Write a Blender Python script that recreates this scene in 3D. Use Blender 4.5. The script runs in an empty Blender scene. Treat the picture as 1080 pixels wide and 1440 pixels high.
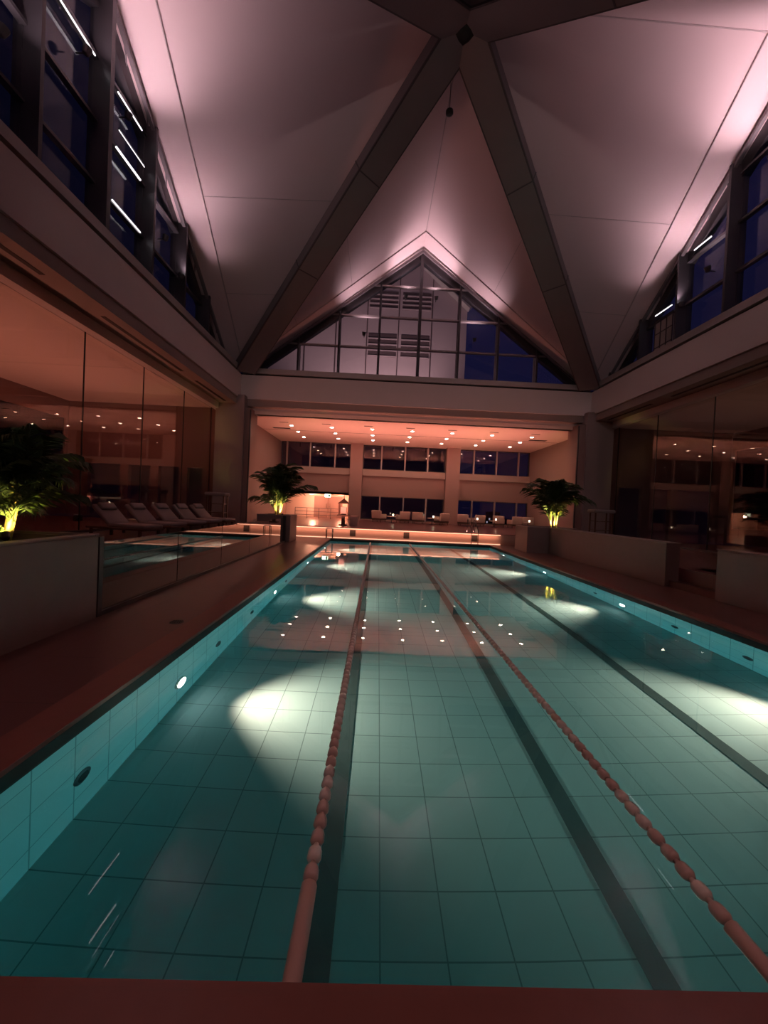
import bpy, bmesh, math, random
from mathutils import Vector, Matrix
random.seed(7)
PI = math.pi
SC = bpy.context.scene
COL = SC.collection
# ------------------------------------------------------------------ measures (metres; the eye stands at x=0, y=0)
EYE = 1.7
WZ, FZ = -0.12, -1.32                       # water surface, pool floor
PX0, PX1, PY0, PY1 = -2.18, 5.62, 1.34, 18.75   # pool
XL, XR, YN, YF = -7.6, 11.5, 1.9, 21.0      # hall
CX, CY = (XL+XR)/2, (YN+YF)/2
PZ, FB, SO = 8.8, 7.15, 6.5                 # parapet top, fascia bottom, soffit
GL, GR = -8.9, 12.8                         # tall glass walls
DZ = 0.5                                    # raised deck
YB = 30.3                                   # lounge back wall
LZ = 6.42                                   # lounge ceiling
WL, WR = -3.75, 7.3                         # low walls beside the pool

# ------------------------------------------------------------------ materials
def nt(name):
    m = bpy.data.materials.new(name); m.use_nodes = True
    n = m.node_tree.nodes; n.clear()
    out = n.new('ShaderNodeOutputMaterial')
    return m, n, m.node_tree.links, out

def mat(name, col, rough=0.6, metal=0.0, spec=0.5, var=0.0, vscale=6.0, bump=0.0, bscale=40.0, coat=0.0):
    m, n, l, out = nt(name)
    b = n.new('ShaderNodeBsdfPrincipled')
    b.inputs['Base Color'].default_value = (*col, 1); b.inputs['Roughness'].default_value = rough
    b.inputs['Metallic'].default_value = metal; b.inputs['Specular IOR Level'].default_value = spec
    b.inputs['Coat Weight'].default_value = coat
    l.new(b.outputs[0], out.inputs[0])
    tc = n.new('ShaderNodeTexCoord')
    if var:
        no = n.new('ShaderNodeTexNoise'); no.inputs['Scale'].default_value = vscale; no.inputs['Detail'].default_value = 4
        l.new(tc.outputs['Object'], no.inputs['Vector'])
        mx = n.new('ShaderNodeMix'); mx.data_type = 'RGBA'
        mx.inputs[6].default_value = (*[c*(1-var) for c in col], 1); mx.inputs[7].default_value = (*[min(1, c*(1+var)) for c in col], 1)
        l.new(no.outputs['Fac'], mx.inputs[0]); l.new(mx.outputs[2], b.inputs['Base Color'])
    if bump:
        no2 = n.new('ShaderNodeTexNoise'); no2.inputs['Scale'].default_value = bscale
        l.new(tc.outputs['Object'], no2.inputs['Vector'])
        bp = n.new('ShaderNodeBump'); bp.inputs['Strength'].default_value = bump; bp.inputs['Distance'].default_value = 0.02
        l.new(no2.outputs['Fac'], bp.inputs['Height']); l.new(bp.outputs[0], b.inputs['Normal'])
    return m

def emit(name, col, s):
    m, n, l, out = nt(name)
    e = n.new('ShaderNodeEmission'); e.inputs[0].default_value = (*col, 1); e.inputs[1].default_value = s
    l.new(e.outputs[0], out.inputs[0]); return m

def tiled(name, col, grout, sx, sy, ox, oy, axes='XY', gw=0.008, rough=0.35, var=0.08, bump=0.0):
    """square tiles with thin joints, laid out in the object's own coordinates"""
    m, n, l, out = nt(name)
    b = n.new('ShaderNodeBsdfPrincipled'); b.inputs['Roughness'].default_value = rough
    l.new(b.outputs[0], out.inputs[0])
    tc = n.new('ShaderNodeTexCoord'); sp = n.new('ShaderNodeSeparateXYZ'); l.new(tc.outputs['Object'], sp.inputs[0])
    def M(op, a, bb):
        q = n.new('ShaderNodeMath'); q.operation = op
        for i, v in enumerate((a, bb)):
            if v is None: continue
            if isinstance(v, (int, float)): q.inputs[i].default_value = v
            else: l.new(v, q.inputs[i])
        return q.outputs[0]
    masks, cells = [], []
    for ax, s, o in ((axes[0], sx, ox), (axes[1], sy, oy)):
        t = M('DIVIDE', M('SUBTRACT', sp.outputs[ax], o), s)
        f = M('FRACT', t, None)
        d = M('MULTIPLY', M('MINIMUM', f, M('SUBTRACT', 1.0, f)), s)
        masks.append(M('LESS_THAN', d, gw/2)); cells.append(M('FLOOR', t, None))
    mk = M('MAXIMUM', masks[0], masks[1])
    cb = n.new('ShaderNodeCombineXYZ'); l.new(cells[0], cb.inputs[0]); l.new(cells[1], cb.inputs[1])
    wn = n.new('ShaderNodeTexWhiteNoise'); wn.noise_dimensions = '2D'; l.new(cb.outputs[0], wn.inputs['Vector'])
    no = n.new('ShaderNodeTexNoise'); no.inputs['Scale'].default_value = 2.5; no.inputs['Detail'].default_value = 5
    l.new(tc.outputs['Object'], no.inputs['Vector'])
    av = M('MULTIPLY', M('ADD', wn.outputs['Value'], no.outputs['Fac']), 0.5)
    mx = n.new('ShaderNodeMix'); mx.data_type = 'RGBA'
    mx.inputs[6].default_value = (*[c*(1-var) for c in col], 1); mx.inputs[7].default_value = (*[min(1, c*(1+var)) for c in col], 1)
    l.new(av, mx.inputs[0])
    m2 = n.new('ShaderNodeMix'); m2.data_type = 'RGBA'; m2.inputs[7].default_value = (*grout, 1)
    l.new(mk, m2.inputs[0]); l.new(mx.outputs[2], m2.inputs[6]); l.new(m2.outputs[2], b.inputs['Base Color'])
    return m

def glass(name, tint=(0.9, 0.92, 0.95), refl=1.0, rough=0.0):
    m, n, l, out = nt(name)
    t = n.new('ShaderNodeBsdfTransparent'); t.inputs[0].default_value = (*tint, 1)
    g = n.new('ShaderNodeBsdfGlossy'); g.inputs['Roughness'].default_value = rough
    f = n.new('ShaderNodeFresnel')
    ge = n.new('ShaderNodeNewGeometry'); ir = n.new('ShaderNodeMapRange'); ir.inputs[3].default_value = 1.5; ir.inputs[4].default_value = 1/1.5
    l.new(ge.outputs['Backfacing'], ir.inputs[0]); l.new(ir.outputs[0], f.inputs['IOR'])   # a pane reflects alike from both of its faces
    mu = n.new('ShaderNodeMath'); mu.operation = 'MULTIPLY'; mu.inputs[1].default_value = refl; mu.use_clamp = True
    mx = n.new('ShaderNodeMixShader')
    l.new(f.outputs[0], mu.inputs[0]); l.new(mu.outputs[0], mx.inputs[0]); l.new(t.outputs[0], mx.inputs[1]); l.new(g.outputs[0], mx.inputs[2])
    l.new(mx.outputs[0], out.inputs[0]); return m

def water(name):
    m, n, l, out = nt(name)
    b = n.new('ShaderNodeBsdfPrincipled')
    b.inputs['Base Color'].default_value = (1, 1, 1, 1); b.inputs['Roughness'].default_value = 0.0
    b.inputs['IOR'].default_value = 1.333; b.inputs['Transmission Weight'].default_value = 1.0
    tc = n.new('ShaderNodeTexCoord'); no = n.new('ShaderNodeTexNoise'); no.inputs['Scale'].default_value = 1.3; no.inputs['Detail'].default_value = 2
    l.new(tc.outputs['Object'], no.inputs['Vector'])
    bp = n.new('ShaderNodeBump'); bp.inputs['Strength'].default_value = 0.05; bp.inputs['Distance'].default_value = 0.03
    l.new(no.outputs['Fac'], bp.inputs['Height']); l.new(bp.outputs[0], b.inputs['Normal'])
    l.new(b.outputs[0], out.inputs[0])
    a = n.new('ShaderNodeVolumeAbsorption'); a.inputs[0].default_value = (0.0, 0.82, 0.965, 1); a.inputs[1].default_value = 0.30
    l.new(a.outputs[0], out.inputs['Volume']); return m

def city(name, sx, sz, col, dens=0.6, s=2.0, wall=(0.01, 0.01, 0.014)):
    """dark facade with a scatter of lit windows"""
    m, n, l, out = nt(name)
    tc = n.new('ShaderNodeTexCoord'); sp = n.new('ShaderNodeSeparateXYZ'); l.new(tc.outputs['Object'], sp.inputs[0])
    def M(op, a, bb=None):
        q = n.new('ShaderNodeMath'); q.operation = op
        for i, v in enumerate((a, bb)):
            if v is None: continue
            if isinstance(v, (int, float)): q.inputs[i].default_value = v
            else: l.new(v, q.inputs[i])
        return q.outputs[0]
    tx, tz = M('DIVIDE', sp.outputs['X'], sx), M('DIVIDE', sp.outputs['Z'], sz)
    cb = n.new('ShaderNodeCombineXYZ'); l.new(M('FLOOR', tx), cb.inputs[0]); l.new(M('FLOOR', tz), cb.inputs[1])
    wn = n.new('ShaderNodeTexWhiteNoise'); wn.noise_dimensions = '2D'; l.new(cb.outputs[0], wn.inputs['Vector'])
    k = M('MULTIPLY', M('MULTIPLY', M('LESS_THAN', M('FRACT', tx), 0.6), M('LESS_THAN', M('FRACT', tz), 0.5)), M('GREATER_THAN', wn.outputs['Value'], dens))
    e = n.new('ShaderNodeEmission'); e.inputs[0].default_value = (*col, 1); e.inputs[1].default_value = s
    d = n.new('ShaderNodeBsdfDiffuse'); d.inputs[0].default_value = (*wall, 1)
    mx = n.new('ShaderNodeMixShader'); l.new(k, mx.inputs[0]); l.new(d.outputs[0], mx.inputs[1]); l.new(e.outputs[0], mx.inputs[2])
    l.new(mx.outputs[0], out.inputs[0]); return m

T = 0.39
M_DECK = tiled('deck stone', (0.15, 0.064, 0.062), (0.065, 0.03, 0.028), 0.9, 0.9, 0.24, 0.4, 'XY', 0.006, 0.28, 0.10)
M_COPE = mat('coping stone', (0.24, 0.09, 0.075), 0.35, var=0.12, vscale=9)
M_POOLF = tiled('pool floor tile', (0.50, 0.58, 0.555), (0.22, 0.27, 0.26), T, 0.372, 0.135, 0.30, 'XY', 0.009, 0.5, 0.06)
M_POOLW = tiled('pool wall tile', (0.48, 0.60, 0.59), (0.20, 0.29, 0.29), 0.39, 0.372, FZ+0.22, 0.30, 'ZY', 0.011, 0.4, 0.06)
M_POOLE = tiled('pool end tile', (0.48, 0.60, 0.59), (0.20, 0.29, 0.29), 0.39, 0.39, 0.135, FZ+0.22, 'XZ', 0.011, 0.4, 0.06)
M_STRIPE = mat('dark lane tile', (0.075, 0.10, 0.095), 0.4, var=0.15, vscale=3)
M_BLACK = mat('black slot', (0.006, 0.006, 0.006), 0.6)
M_WATER = water('pool water')
M_FABRIC = mat('roof fabric', (0.72, 0.60, 0.60), 0.9, spec=0.1, var=0.03, vscale=0.5)
M_SEAM = mat('roof seam', (0.48, 0.41, 0.41), 0.8)
M_STEEL = mat('painted roof steel', (0.20, 0.18, 0.19), 0.45, 0.3, var=0.1, vscale=1.2)
M_DARKST = mat('dark steel', (0.085, 0.08, 0.088), 0.4, 0.5)
M_FASCIA = mat('fascia panel', (0.78, 0.70, 0.67), 0.55, var=0.04, vscale=0.8)
M_SOFF = mat('soffit panel', (0.36, 0.29, 0.26), 0.6, var=0.05, vscale=0.8)
M_CAP = mat('parapet cap', (0.50, 0.46, 0.44), 0.4, 0.2)
M_COL = mat('column cladding', (0.36, 0.29, 0.28), 0.5, var=0.05, vscale=1.5)
M_PAINT = mat('lounge wall paint', (0.33, 0.225, 0.205), 0.7, var=0.03, vscale=0.7)
M_RISER = mat('riser paint', (0.62, 0.42, 0.35), 0.6, var=0.05, vscale=2)
M_CEIL = mat('lounge ceiling paint', (0.80, 0.66, 0.58), 0.8, var=0.02, vscale=0.5)
M_DARKW = mat('dark room wall', (0.20, 0.11, 0.09), 0.7, var=0.08, vscale=0.8)
M_LOWW = mat('low wall stone', (0.25, 0.175, 0.17), 0.5, var=0.08, vscale=4)
M_SOIL = mat('dark soil', (0.03, 0.022, 0.015), 0.95, bump=0.6, bscale=30)
M_GWALL = glass('tall wall glass', (0.93, 0.91, 0.91), 0.9)
M_GBAL = glass('dark balustrade glass', (0.22, 0.17, 0.17), 3.0)
M_GGAB = glass('gable glass', (0.93, 0.94, 0.97), 0.7)
M_GDARK = glass('dark night glass', (0.22, 0.20, 0.24), 0.5)
M_GWIN = glass('lounge window glass', (0.70, 0.66, 0.70), 1.7)
M_MULL = mat('window mullion', (0.42, 0.36, 0.36), 0.4, 0.4)
M_ORANGE = mat('rope float pink', (0.66, 0.49, 0.45), 0.4)
M_WHITEF = mat('rope float white', (0.80, 0.74, 0.70), 0.35)
M_SLEEVE = mat('rope sleeve', (0.58, 0.38, 0.34), 0.5)
M_CABLE = mat('rope cable', (0.4, 0.36, 0.34), 0.5, 0.4)
M_CHROME = mat('polished steel', (0.55, 0.52, 0.5), 0.18, 1.0)
M_WOOD = mat('dark timber', (0.11, 0.05, 0.03), 0.45, var=0.25, vscale=7)
M_CUSH = mat('cream cushion', (0.58, 0.44, 0.38), 0.85, bump=0.1, bscale=60)
M_RATTAN = mat('dark wicker', (0.10, 0.06, 0.045), 0.7, bump=0.4, bscale=80)
M_TOWEL = mat('white towelling', (0.34, 0.29, 0.285), 0.95, bump=0.3, bscale=90)
M_LEAF = mat('palm leaf', (0.035, 0.055, 0.014), 0.45, var=0.35, vscale=5)
M_STEM = mat('palm cane', (0.30, 0.22, 0.08), 0.6, var=0.3, vscale=12)
M_BUSH = mat('shrub leaf', (0.20, 0.27, 0.05), 0.6, var=0.3, vscale=14)
M_TOWER = mat('tower cladding', (0.50, 0.40, 0.41), 0.6, var=0.06, vscale=0.3)
M_LOUVRE = mat('louvre grille', (0.10, 0.07, 0.075), 0.6)
M_DOT = emit('lamp glow', (1.0, 0.72, 0.55), 90)
M_LENS = emit('pool lens glow', (1.0, 0.95, 0.85), 26)
M_STRIP = emit('led strip glow', (1.0, 0.45, 0.28), 2.5)
M_YEL = emit('garden spot glow', (1.0, 0.82, 0.25), 12)
M_FLOOD = emit('flood glow', (1.0, 0.84, 0.88), 16)
M_GLINT = emit('transom glint glow', (1.0, 0.92, 0.95), 3.0)
M_SIGN = emit('sign glow', (0.86, 1.0, 0.72), 5)
M_SIGNG = mat('sign green', (0.02, 0.30, 0.10), 0.5)
M_CAND = emit('table lamp glow', (1.0, 0.75, 0.5), 7)
M_VENT = mat('vent slot', (0.05, 0.035, 0.03), 0.7)

# ------------------------------------------------------------------ mesh helpers
def BM(): return bmesh.new()
def box(bm, x0, x1, y0, y1, z0, z1, mtx=None):
    vs = [bm.verts.new(Vector(p) if mtx is None else mtx @ Vector(p)) for p in
          ((x0,y0,z0),(x1,y0,z0),(x1,y1,z0),(x0,y1,z0),(x0,y0,z1),(x1,y0,z1),(x1,y1,z1),(x0,y1,z1))]
    for f in ((0,3,2,1),(4,5,6,7),(0,1,5,4),(1,2,6,5),(2,3,7,6),(3,0,4,7)): bm.faces.new([vs[i] for i in f])
    return bm
def rbox(bm, x0, x1, y0, y1, z0, z1, r=0.02, seg=2, mtx=None):
    t = bmesh.new(); box(t, x0, x1, y0, y1, z0, z1)
    bmesh.ops.bevel(t, geom=t.edges[:], offset=r, segments=seg, affect='EDGES', profile=0.5)
    if mtx is not None: bmesh.ops.transform(t, matrix=mtx, verts=t.verts)
    merge(bm, t); return bm
def merge(bm, t):
    mp = {v: bm.verts.new(v.co) for v in t.verts}
    for f in t.faces:
        try: bm.faces.new([mp[v] for v in f.verts])
        except ValueError: pass
    t.free()
def tube(bm, pts, r, seg=8, cap=True):
    pts = [Vector(p) for p in pts]; rings = []
    for i, p in enumerate(pts):
        d = (pts[min(i+1, len(pts)-1)] - pts[max(i-1, 0)]).normalized()
        a = d.cross(Vector((0, 0, 1)));
        if a.length < 1e-3: a = d.cross(Vector((1, 0, 0)))
        a.normalize(); b = d.cross(a); rr = r[i] if isinstance(r, (list, tuple)) else r
        rings.append([bm.verts.new(p + (a*math.cos(2*PI*k/seg) + b*math.sin(2*PI*k/seg))*rr) for k in range(seg)])
    for A, B in zip(rings, rings[1:]):
        for k in range(seg): bm.faces.new((A[k], A[(k+1) % seg], B[(k+1) % seg], B[k]))
    if cap: bm.faces.new(rings[0][::-1]); bm.faces.new(rings[-1])
    return bm
def lathe(bm, prof, seg=16, mtx=None):
    rings = []
    for r, z in prof:
        rings.append([bm.verts.new((lambda p: p if mtx is None else mtx @ p)(Vector((r*math.cos(2*PI*k/seg), r*math.sin(2*PI*k/seg), z)))) for k in range(seg)])
    for A, B in zip(rings, rings[1:]):
        for k in range(seg): bm.faces.new((A[k], A[(k+1) % seg], B[(k+1) % seg], B[k]))
    bm.faces.new(rings[0][::-1]); bm.faces.new(rings[-1]); return bm
def beam(bm, p0, p1, w, h, side=None):
    """a straight bar of w (across, horizontal) by h between two points"""
    p0, p1 = Vector(p0), Vector(p1); d = (p1-p0).normalized()
    a = (Vector(side) if side is not None else d.cross(Vector((0, 0, 1))))
    if a.length < 1e-4: a = Vector((1, 0, 0))
    a = (a - d*a.dot(d)).normalized(); b = a.cross(d).normalized()
    vs = [bm.verts.new(p + a*sx*w/2 + b*sy*h/2) for p in (p0, p1) for sx, sy in ((-1,-1),(1,-1),(1,1),(-1,1))]
    for f in ((0,3,2,1),(4,5,6,7),(0,1,5,4),(1,2,6,5),(2,3,7,6),(3,0,4,7)): bm.faces.new([vs[i] for i in f])
    return bm
def poly_solid(bm, pts, off):
    """extrude a planar outline by the vector off"""
    off = Vector(off); A = [bm.verts.new(Vector(p)) for p in pts]; B = [bm.verts.new(Vector(p)+off) for p in pts]
    bm.faces.new(A[::-1]); bm.faces.new(B); n = len(A)
    for i in range(n): bm.faces.new((A[i], A[(i+1) % n], B[(i+1) % n], B[i]))
    return bm
def obj(name, bm, m, parent=None, smooth=False, loc=None):
    bmesh.ops.recalc_face_normals(bm, faces=bm.faces[:])
    me = bpy.data.meshes.new(name); bm.to_mesh(me); bm.free()
    me.materials.append(m)
    if smooth:
        for p in me.polygons: p.use_smooth = True
    o = bpy.data.objects.new(name, me); COL.objects.link(o)
    if parent is not None: o.parent = parent
    if loc is not None: o.location = loc
    return o
def thing(name, label, cat, loc=(0, 0, 0), rz=0.0, group=None):
    o = bpy.data.objects.new(name, None); COL.objects.link(o)
    o.location = loc; o.rotation_euler = (0, 0, rz); o.empty_display_size = 0.2
    o['label'] = label; o['category'] = cat
    if group: o['group'] = group
    return o
def tag(o, label, cat, group=None, kind=None):
    o['label'] = label; o['category'] = cat
    if group: o['group'] = group
    if kind: o['kind'] = kind
    return o
def struct(name, bm, m, parent=None, smooth=False):
    o = obj(name, bm, m, parent, smooth)
    if parent is None: o['kind'] = 'structure'
    return o
def kids(o): return [c for c in list(bpy.data.objects) if c.parent == o]
def dup(root, loc, rz=0.0, label=None, scale=None):
    """copy a thing with its parts and their sub-parts"""
    r = root.copy(); COL.objects.link(r); r.location = loc; r.rotation_euler = (0, 0, rz)
    if label: r['label'] = label
    if scale: r.scale = scale
    for c in kids(root):
        d = c.copy(); COL.objects.link(d); d.parent = r
        for g in kids(c):
            e = g.copy(); COL.objects.link(e); e.parent = d
    return r
def light(kind, name, loc, power, col, aim=None, size=0.05, cone=None, blend=0.3, size_y=None):
    d = bpy.data.lights.new(name, kind); d.energy = power; d.color = col
    if kind == 'AREA':
        d.size = size
        if size_y: d.shape = 'RECTANGLE'; d.size_y = size_y
    else: d.shadow_soft_size = size
    if kind == 'SPOT': d.spot_size = math.radians(cone); d.spot_blend = blend
    o = bpy.data.objects.new(name, d); COL.objects.link(o); o.location = loc
    if aim is not None:
        v = Vector(aim) - Vector(loc); o.rotation_euler = v.to_track_quat('-Z', 'Y').to_euler()
    return o
ORD = ['first', 'second', 'third', 'fourth', 'fifth', 'sixth', 'seventh', 'eighth', 'ninth', 'tenth']

# ================================================================== SETTING
# deck with the pool's hole
bm = BM()
for a in ((-5.9, PX0-0.32, -3.2, 21.0), (PX1+0.32, 9.6, -3.2, 21.0), (PX0-0.32, PX1+0.32, -3.2, PY0-0.32), (PX0-0.32, PX1+0.32, PY1+0.32, 21.0)):
    box(bm, a[0], a[1], a[2], a[3], -0.3, 0.0)
struct('floor', bm, M_DECK)
# coping round the pool
bm = BM()
for a in ((PX0-0.32, PX0, PY0-0.32, PY1+0.32), (PX1, PX1+0.32, PY0-0.32, PY1+0.32), (PX0, PX1, PY0-0.32, PY0), (PX0, PX1, PY1, PY1+0.32)):
    rbox(bm, a[0], a[1], a[2], a[3], -0.035, 0.004, 0.003, 1)
struct('trim_1', bm, M_COPE)
# dark overflow slot under the coping
bm = BM()
box(bm, PX0-0.06, PX0-0.001, PY0, PY1, -0.15, -0.035); box(bm, PX1+0.001, PX1+0.06, PY0, PY1, -0.15, -0.035)
box(bm, PX0, PX1, PY1+0.001, PY1+0.06, -0.15, -0.035); box(bm, PX0, PX1, PY0-0.06, PY0-0.001, -0.15, -0.035)
struct('trim_2', bm, M_BLACK)
# the pool shell
bm = BM(); box(bm, PX0, PX1, PY0, PY1, FZ-0.2, FZ)
pool = struct('pool_floor', bm, M_POOLF)
bm = BM(); box(bm, PX0-0.2, PX0, PY0-0.2, PY1+0.2, FZ-0.2, -0.15); struct('wall_pool_left', bm, M_POOLW)
bm = BM(); box(bm, PX1, PX1+0.2, PY0-0.2, PY1+0.2, FZ-0.2, -0.15); struct('wall_pool_right', bm, M_POOLW)
bm = BM(); box(bm, PX0, PX1, PY1, PY1+0.2, FZ-0.2, -0.15); struct('wall_pool_far', bm, M_POOLE)
bm = BM(); box(bm, PX0, PX1, PY0-0.2, PY0, FZ-0.2, -0.15); struct('wall_pool_near', bm, M_POOLE)
for xs in (-0.22, 1.70, 3.66):
    bm = BM(); box(bm, xs-0.075, xs+0.075, PY0+0.02, PY1-0.05, FZ-0.004, FZ+0.004); obj('lane_stripe', bm, M_STRIPE, pool)
# the water
bm = BM(); box(bm, PX0-0.03, PX1+0.03, PY0-0.03, PY1+0.03, FZ-0.05, WZ)
w = obj('pool_water', bm, M_WATER); tag(w, 'still teal water filling the long swimming pool', 'water', kind='stuff')

# raised decks: lounge end, left aisle, right aisle
YR = 19.35
bm = BM(); box(bm, -9.1, 13.1, YR, 33.5, 0.0, DZ); struct('floor_lounge', bm, M_DECK)
bm = BM(); box(bm, -17.0, WL-0.35, -3.2, YR, 0.0, DZ-0.02); struct('floor_left', bm, M_DECK)
bm = BM(); box(bm, WR+0.35, 20.0, -3.2, YR, 0.0, DZ-0.02); struct('floor_right', bm, M_DECK)
bm = BM(); rbox(bm, -9.0, 13.0, YR-0.06, YR+0.3, DZ, DZ+0.03, 0.008, 1); struct('trim_3', bm, M_COPE)
bm = BM(); box(bm, -9.1, 13.1, YR-0.05, YR, 0.0, DZ); ri = struct('trim_4', bm, M_RISER)
for x in (-4.9, -1.15, 1.55, 5.0, 8.3):                                    # dark grilles in the riser
    bm = BM(); box(bm, x-0.14, x+0.14, YR-0.07, YR-0.045, 0.12, 0.42); obj('riser_grille', bm, M_VENT, ri)

# side glass rooms (left and right): ceilings, end walls, outer walls
for s, x0, x1, nm in ((-1, -16.8, XL-0.15, 'left'), (1, XR+0.15, 19.6, 'right')):
    g = GL if s < 0 else GR
    xa, xb = (x0, g) if s < 0 else (g, x1)
    bm = BM(); box(bm, xa, xb, -3.2, 21.0, 6.56, 6.75); struct('ceiling_'+nm, bm, M_CEIL)
    bm = BM()
    box(bm, xa, xb, 21.0, 21.25, 3.3, 6.56)
    bb = [(-16.8, -15.6), (-13.9, -13.45), (-12.3, -11.85), (-10.75, -10.3), (-9.5, -8.9)] if s < 0 else [(12.8, 13.3), (14.6, 15.1), (16.2, 16.6), (18.6, 19.6)]
    for a, b in bb: box(bm, a, b, 21.0, 21.25, DZ, 3.3)
    box(bm, xa-(9 if s < 0 else 0), xb+(9 if s > 0 else 0), 23.6, 23.8, 0, 6.5)
    struct('wall_%s_end' % nm, bm, M_DARKW if s < 0 else M_DARKW)
    xo = x0 if s < 0 else x1
    bm = BM(); box(bm, xo-0.1, xo+0.1, -3.2, 21.0, DZ, 1.3); box(bm, xo-0.1, xo+0.1, -3.2, 21.0, 5.6, 6.6)
    for k in range(7): box(bm, xo-0.1, xo+0.1, -3.2+k*4.0, -3.0+k*4.0, 1.3, 5.6)
    struct('wall_%s_outer' % nm, bm, M_DARKW)
# panes of the outer windows
for nm, xo in (('12', -16.8), ('13', 19.6)):
    bm = BM(); box(bm, xo-0.02, xo+0.02, -3.2, 21.0, 1.3, 5.6); struct('window_'+nm, bm, M_GDARK)
# tall glass walls with their posts and head channel
for s, g, nm, ys in ((-1, GL, '10', (3.2, 5.9, 8.75, 11.7, 14.6, 17.6, 20.45)), (1, GR, '11', (3.2, 5.9, 8.75, 11.7, 14.6, 17.6, 20.45))):
    bm = BM(); box(bm, g-0.01, g+0.01, -3.2, 20.6, DZ, 6.52)
    wn = struct('window_'+nm, bm, M_GWALL)
    for y in ys:
        bm = BM(); box(bm, g-0.012, g+0.012, y-0.018, y+0.018, DZ, 6.5); obj('glass_joint', bm, M_BLACK, wn)
    bm = BM(); box(bm, g-0.06, g+0.06, -3.2, 20.6, 6.48, 6.58); obj('head_channel', bm, M_DARKST, wn)
    bm = BM(); box(bm, g-0.05, g+0.05, -3.2, 20.6, DZ-0.02, DZ+0.06); obj('sill_channel', bm, M_DARKST, wn)

# fascia, parapet cap, stepped soffit: a ring round the hall, one wall per side
def ring_side(name, side):
    fa, cap, so = BM(), BM(), BM()
    def put(b, d0, d1, z0, z1, e=None):
        """d is the distance outward from the hall's edge"""
        if side == 'left': box(b, XL-d1, XL-d0, YN-2, YF+d0 if d0 >= 0 else YF+d0, z0, z1)
        elif side == 'right': box(b, XR+d0, XR+d1, YN-2, YF+d0, z0, z1)
        elif side == 'far': box(b, XL-d0, XR+d0, YF+d0, YF+d1, z0, z1)
        else: box(b, XL-d1, XR+d1, YN-d1, YN-d0, z0, z1)
    put(fa, 0.0, 0.25, FB, PZ-0.37)
    gr = BM(); put(gr, 0.12, 0.25, PZ-0.37, PZ-0.27)
    put(cap, -0.03, 1.5, PZ-0.27, PZ)
    put(so, 0.08, 1.3 if side != 'near' else 5.0, 6.78, FB)
    o = struct('wall_'+name, fa, M_FASCIA)
    st = BM()
    if side in ('left', 'right'): put(st, 1.0, 1.32, 6.47, 6.78)
    elif side == 'far': put(st, 0.42, 0.72, 6.42, 6.78)
    else: put(st, 0.3, 0.6, 6.5, 6.78)
    obj('parapet_cap', cap, M_CAP, o); obj('soffit', so, M_SOFF, o); obj('edge_strip', st, M_FASCIA, o); obj('shadow_groove', gr, M_BLACK, o)
    return o
walls = {s: ring_side('fascia_'+s, s) for s in ('left', 'right', 'far', 'near')}
# slots in the side soffits
for s, sg in (('left', -1), ('right', 1)):
    xe = XL if sg < 0 else XR
    for y0, y1 in ((3.0, 9.3), (11.3, 15.8), (17.0, 20.2)):
        bm = BM(); box(bm, min(xe+sg*0.45, xe+sg*0.58), max(xe+sg*0.45, xe+sg*0.58), y0, y1, 6.77, 6.785); obj('air_slot', bm, M_VENT, walls[s])
# wall behind the camera
bm = BM(); box(bm, -17, 20, -3.4, -3.2, 0, 6.8); struct('wall_near', bm, M_DARKW)

# corner columns and jambs of the lounge opening
for nm, xa, xb, ja, jb in (('left', -8.75, -7.25, -7.25, -6.95), ('right', 11.15, 12.6, 10.75, 11.15)):
    bm = BM(); box(bm, xa, xb, 20.6, 21.9, DZ, FB+0.1); c = struct('column_'+nm, bm, M_COL)
    bm = BM(); box(bm, ja, jb, 20.75, 21.9, DZ, SO+0.1); obj('jamb', bm, M_PAINT, c)
    jx = ja if nm == 'right' else jb
    bm = BM(); box(bm, jx-0.03, jx+0.03, 20.70, 20.78, DZ, SO); obj('corner_strip', bm, M_DARKST, c)

# ------------------------------------------------------------------ the lounge at the far end
LX0, LX1 = -7.72, 11.92
bm = BM(); box(bm, LX0-0.3, LX1+0.3, 21.4, YB+0.2, LZ, LZ+0.2); lc = struct('ceiling_lounge', bm, M_CEIL)
bm = BM(); box(bm, LX0-0.3, LX0, 21.6, YB+3.2, DZ, LZ+0.1); struct('wall_lounge_left', bm, M_PAINT)
bm = BM(); box(bm, LX1, LX1+0.3, 21.6, YB+0.2, DZ, LZ+0.1); struct('wall_lounge_right', bm, M_PAINT)
bm = BM()
box(bm, LX0, LX1, YB, YB+0.3, 2.42, 4.0)                                   # spandrel
box(bm, -1.24, LX1, YB, YB+0.3, DZ, 0.62)                                  # plinth under the low windows
struct('wall_lounge_far', bm, M_PAINT)
bm = BM(); box(bm, LX0, LX1, YB-0.22, YB+0.3, 4.0, 4.5); struct('trim_5', bm, M_SOFF)   # projecting sill box
for i, (a, b) in enumerate(((-2.2, -1.24), (5.25, 6.3))):
    bm = BM(); box(bm, a, b, YB-0.55, YB+0.25, DZ, LZ); struct('column_lounge', bm, M_PAINT)
n = 1
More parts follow.
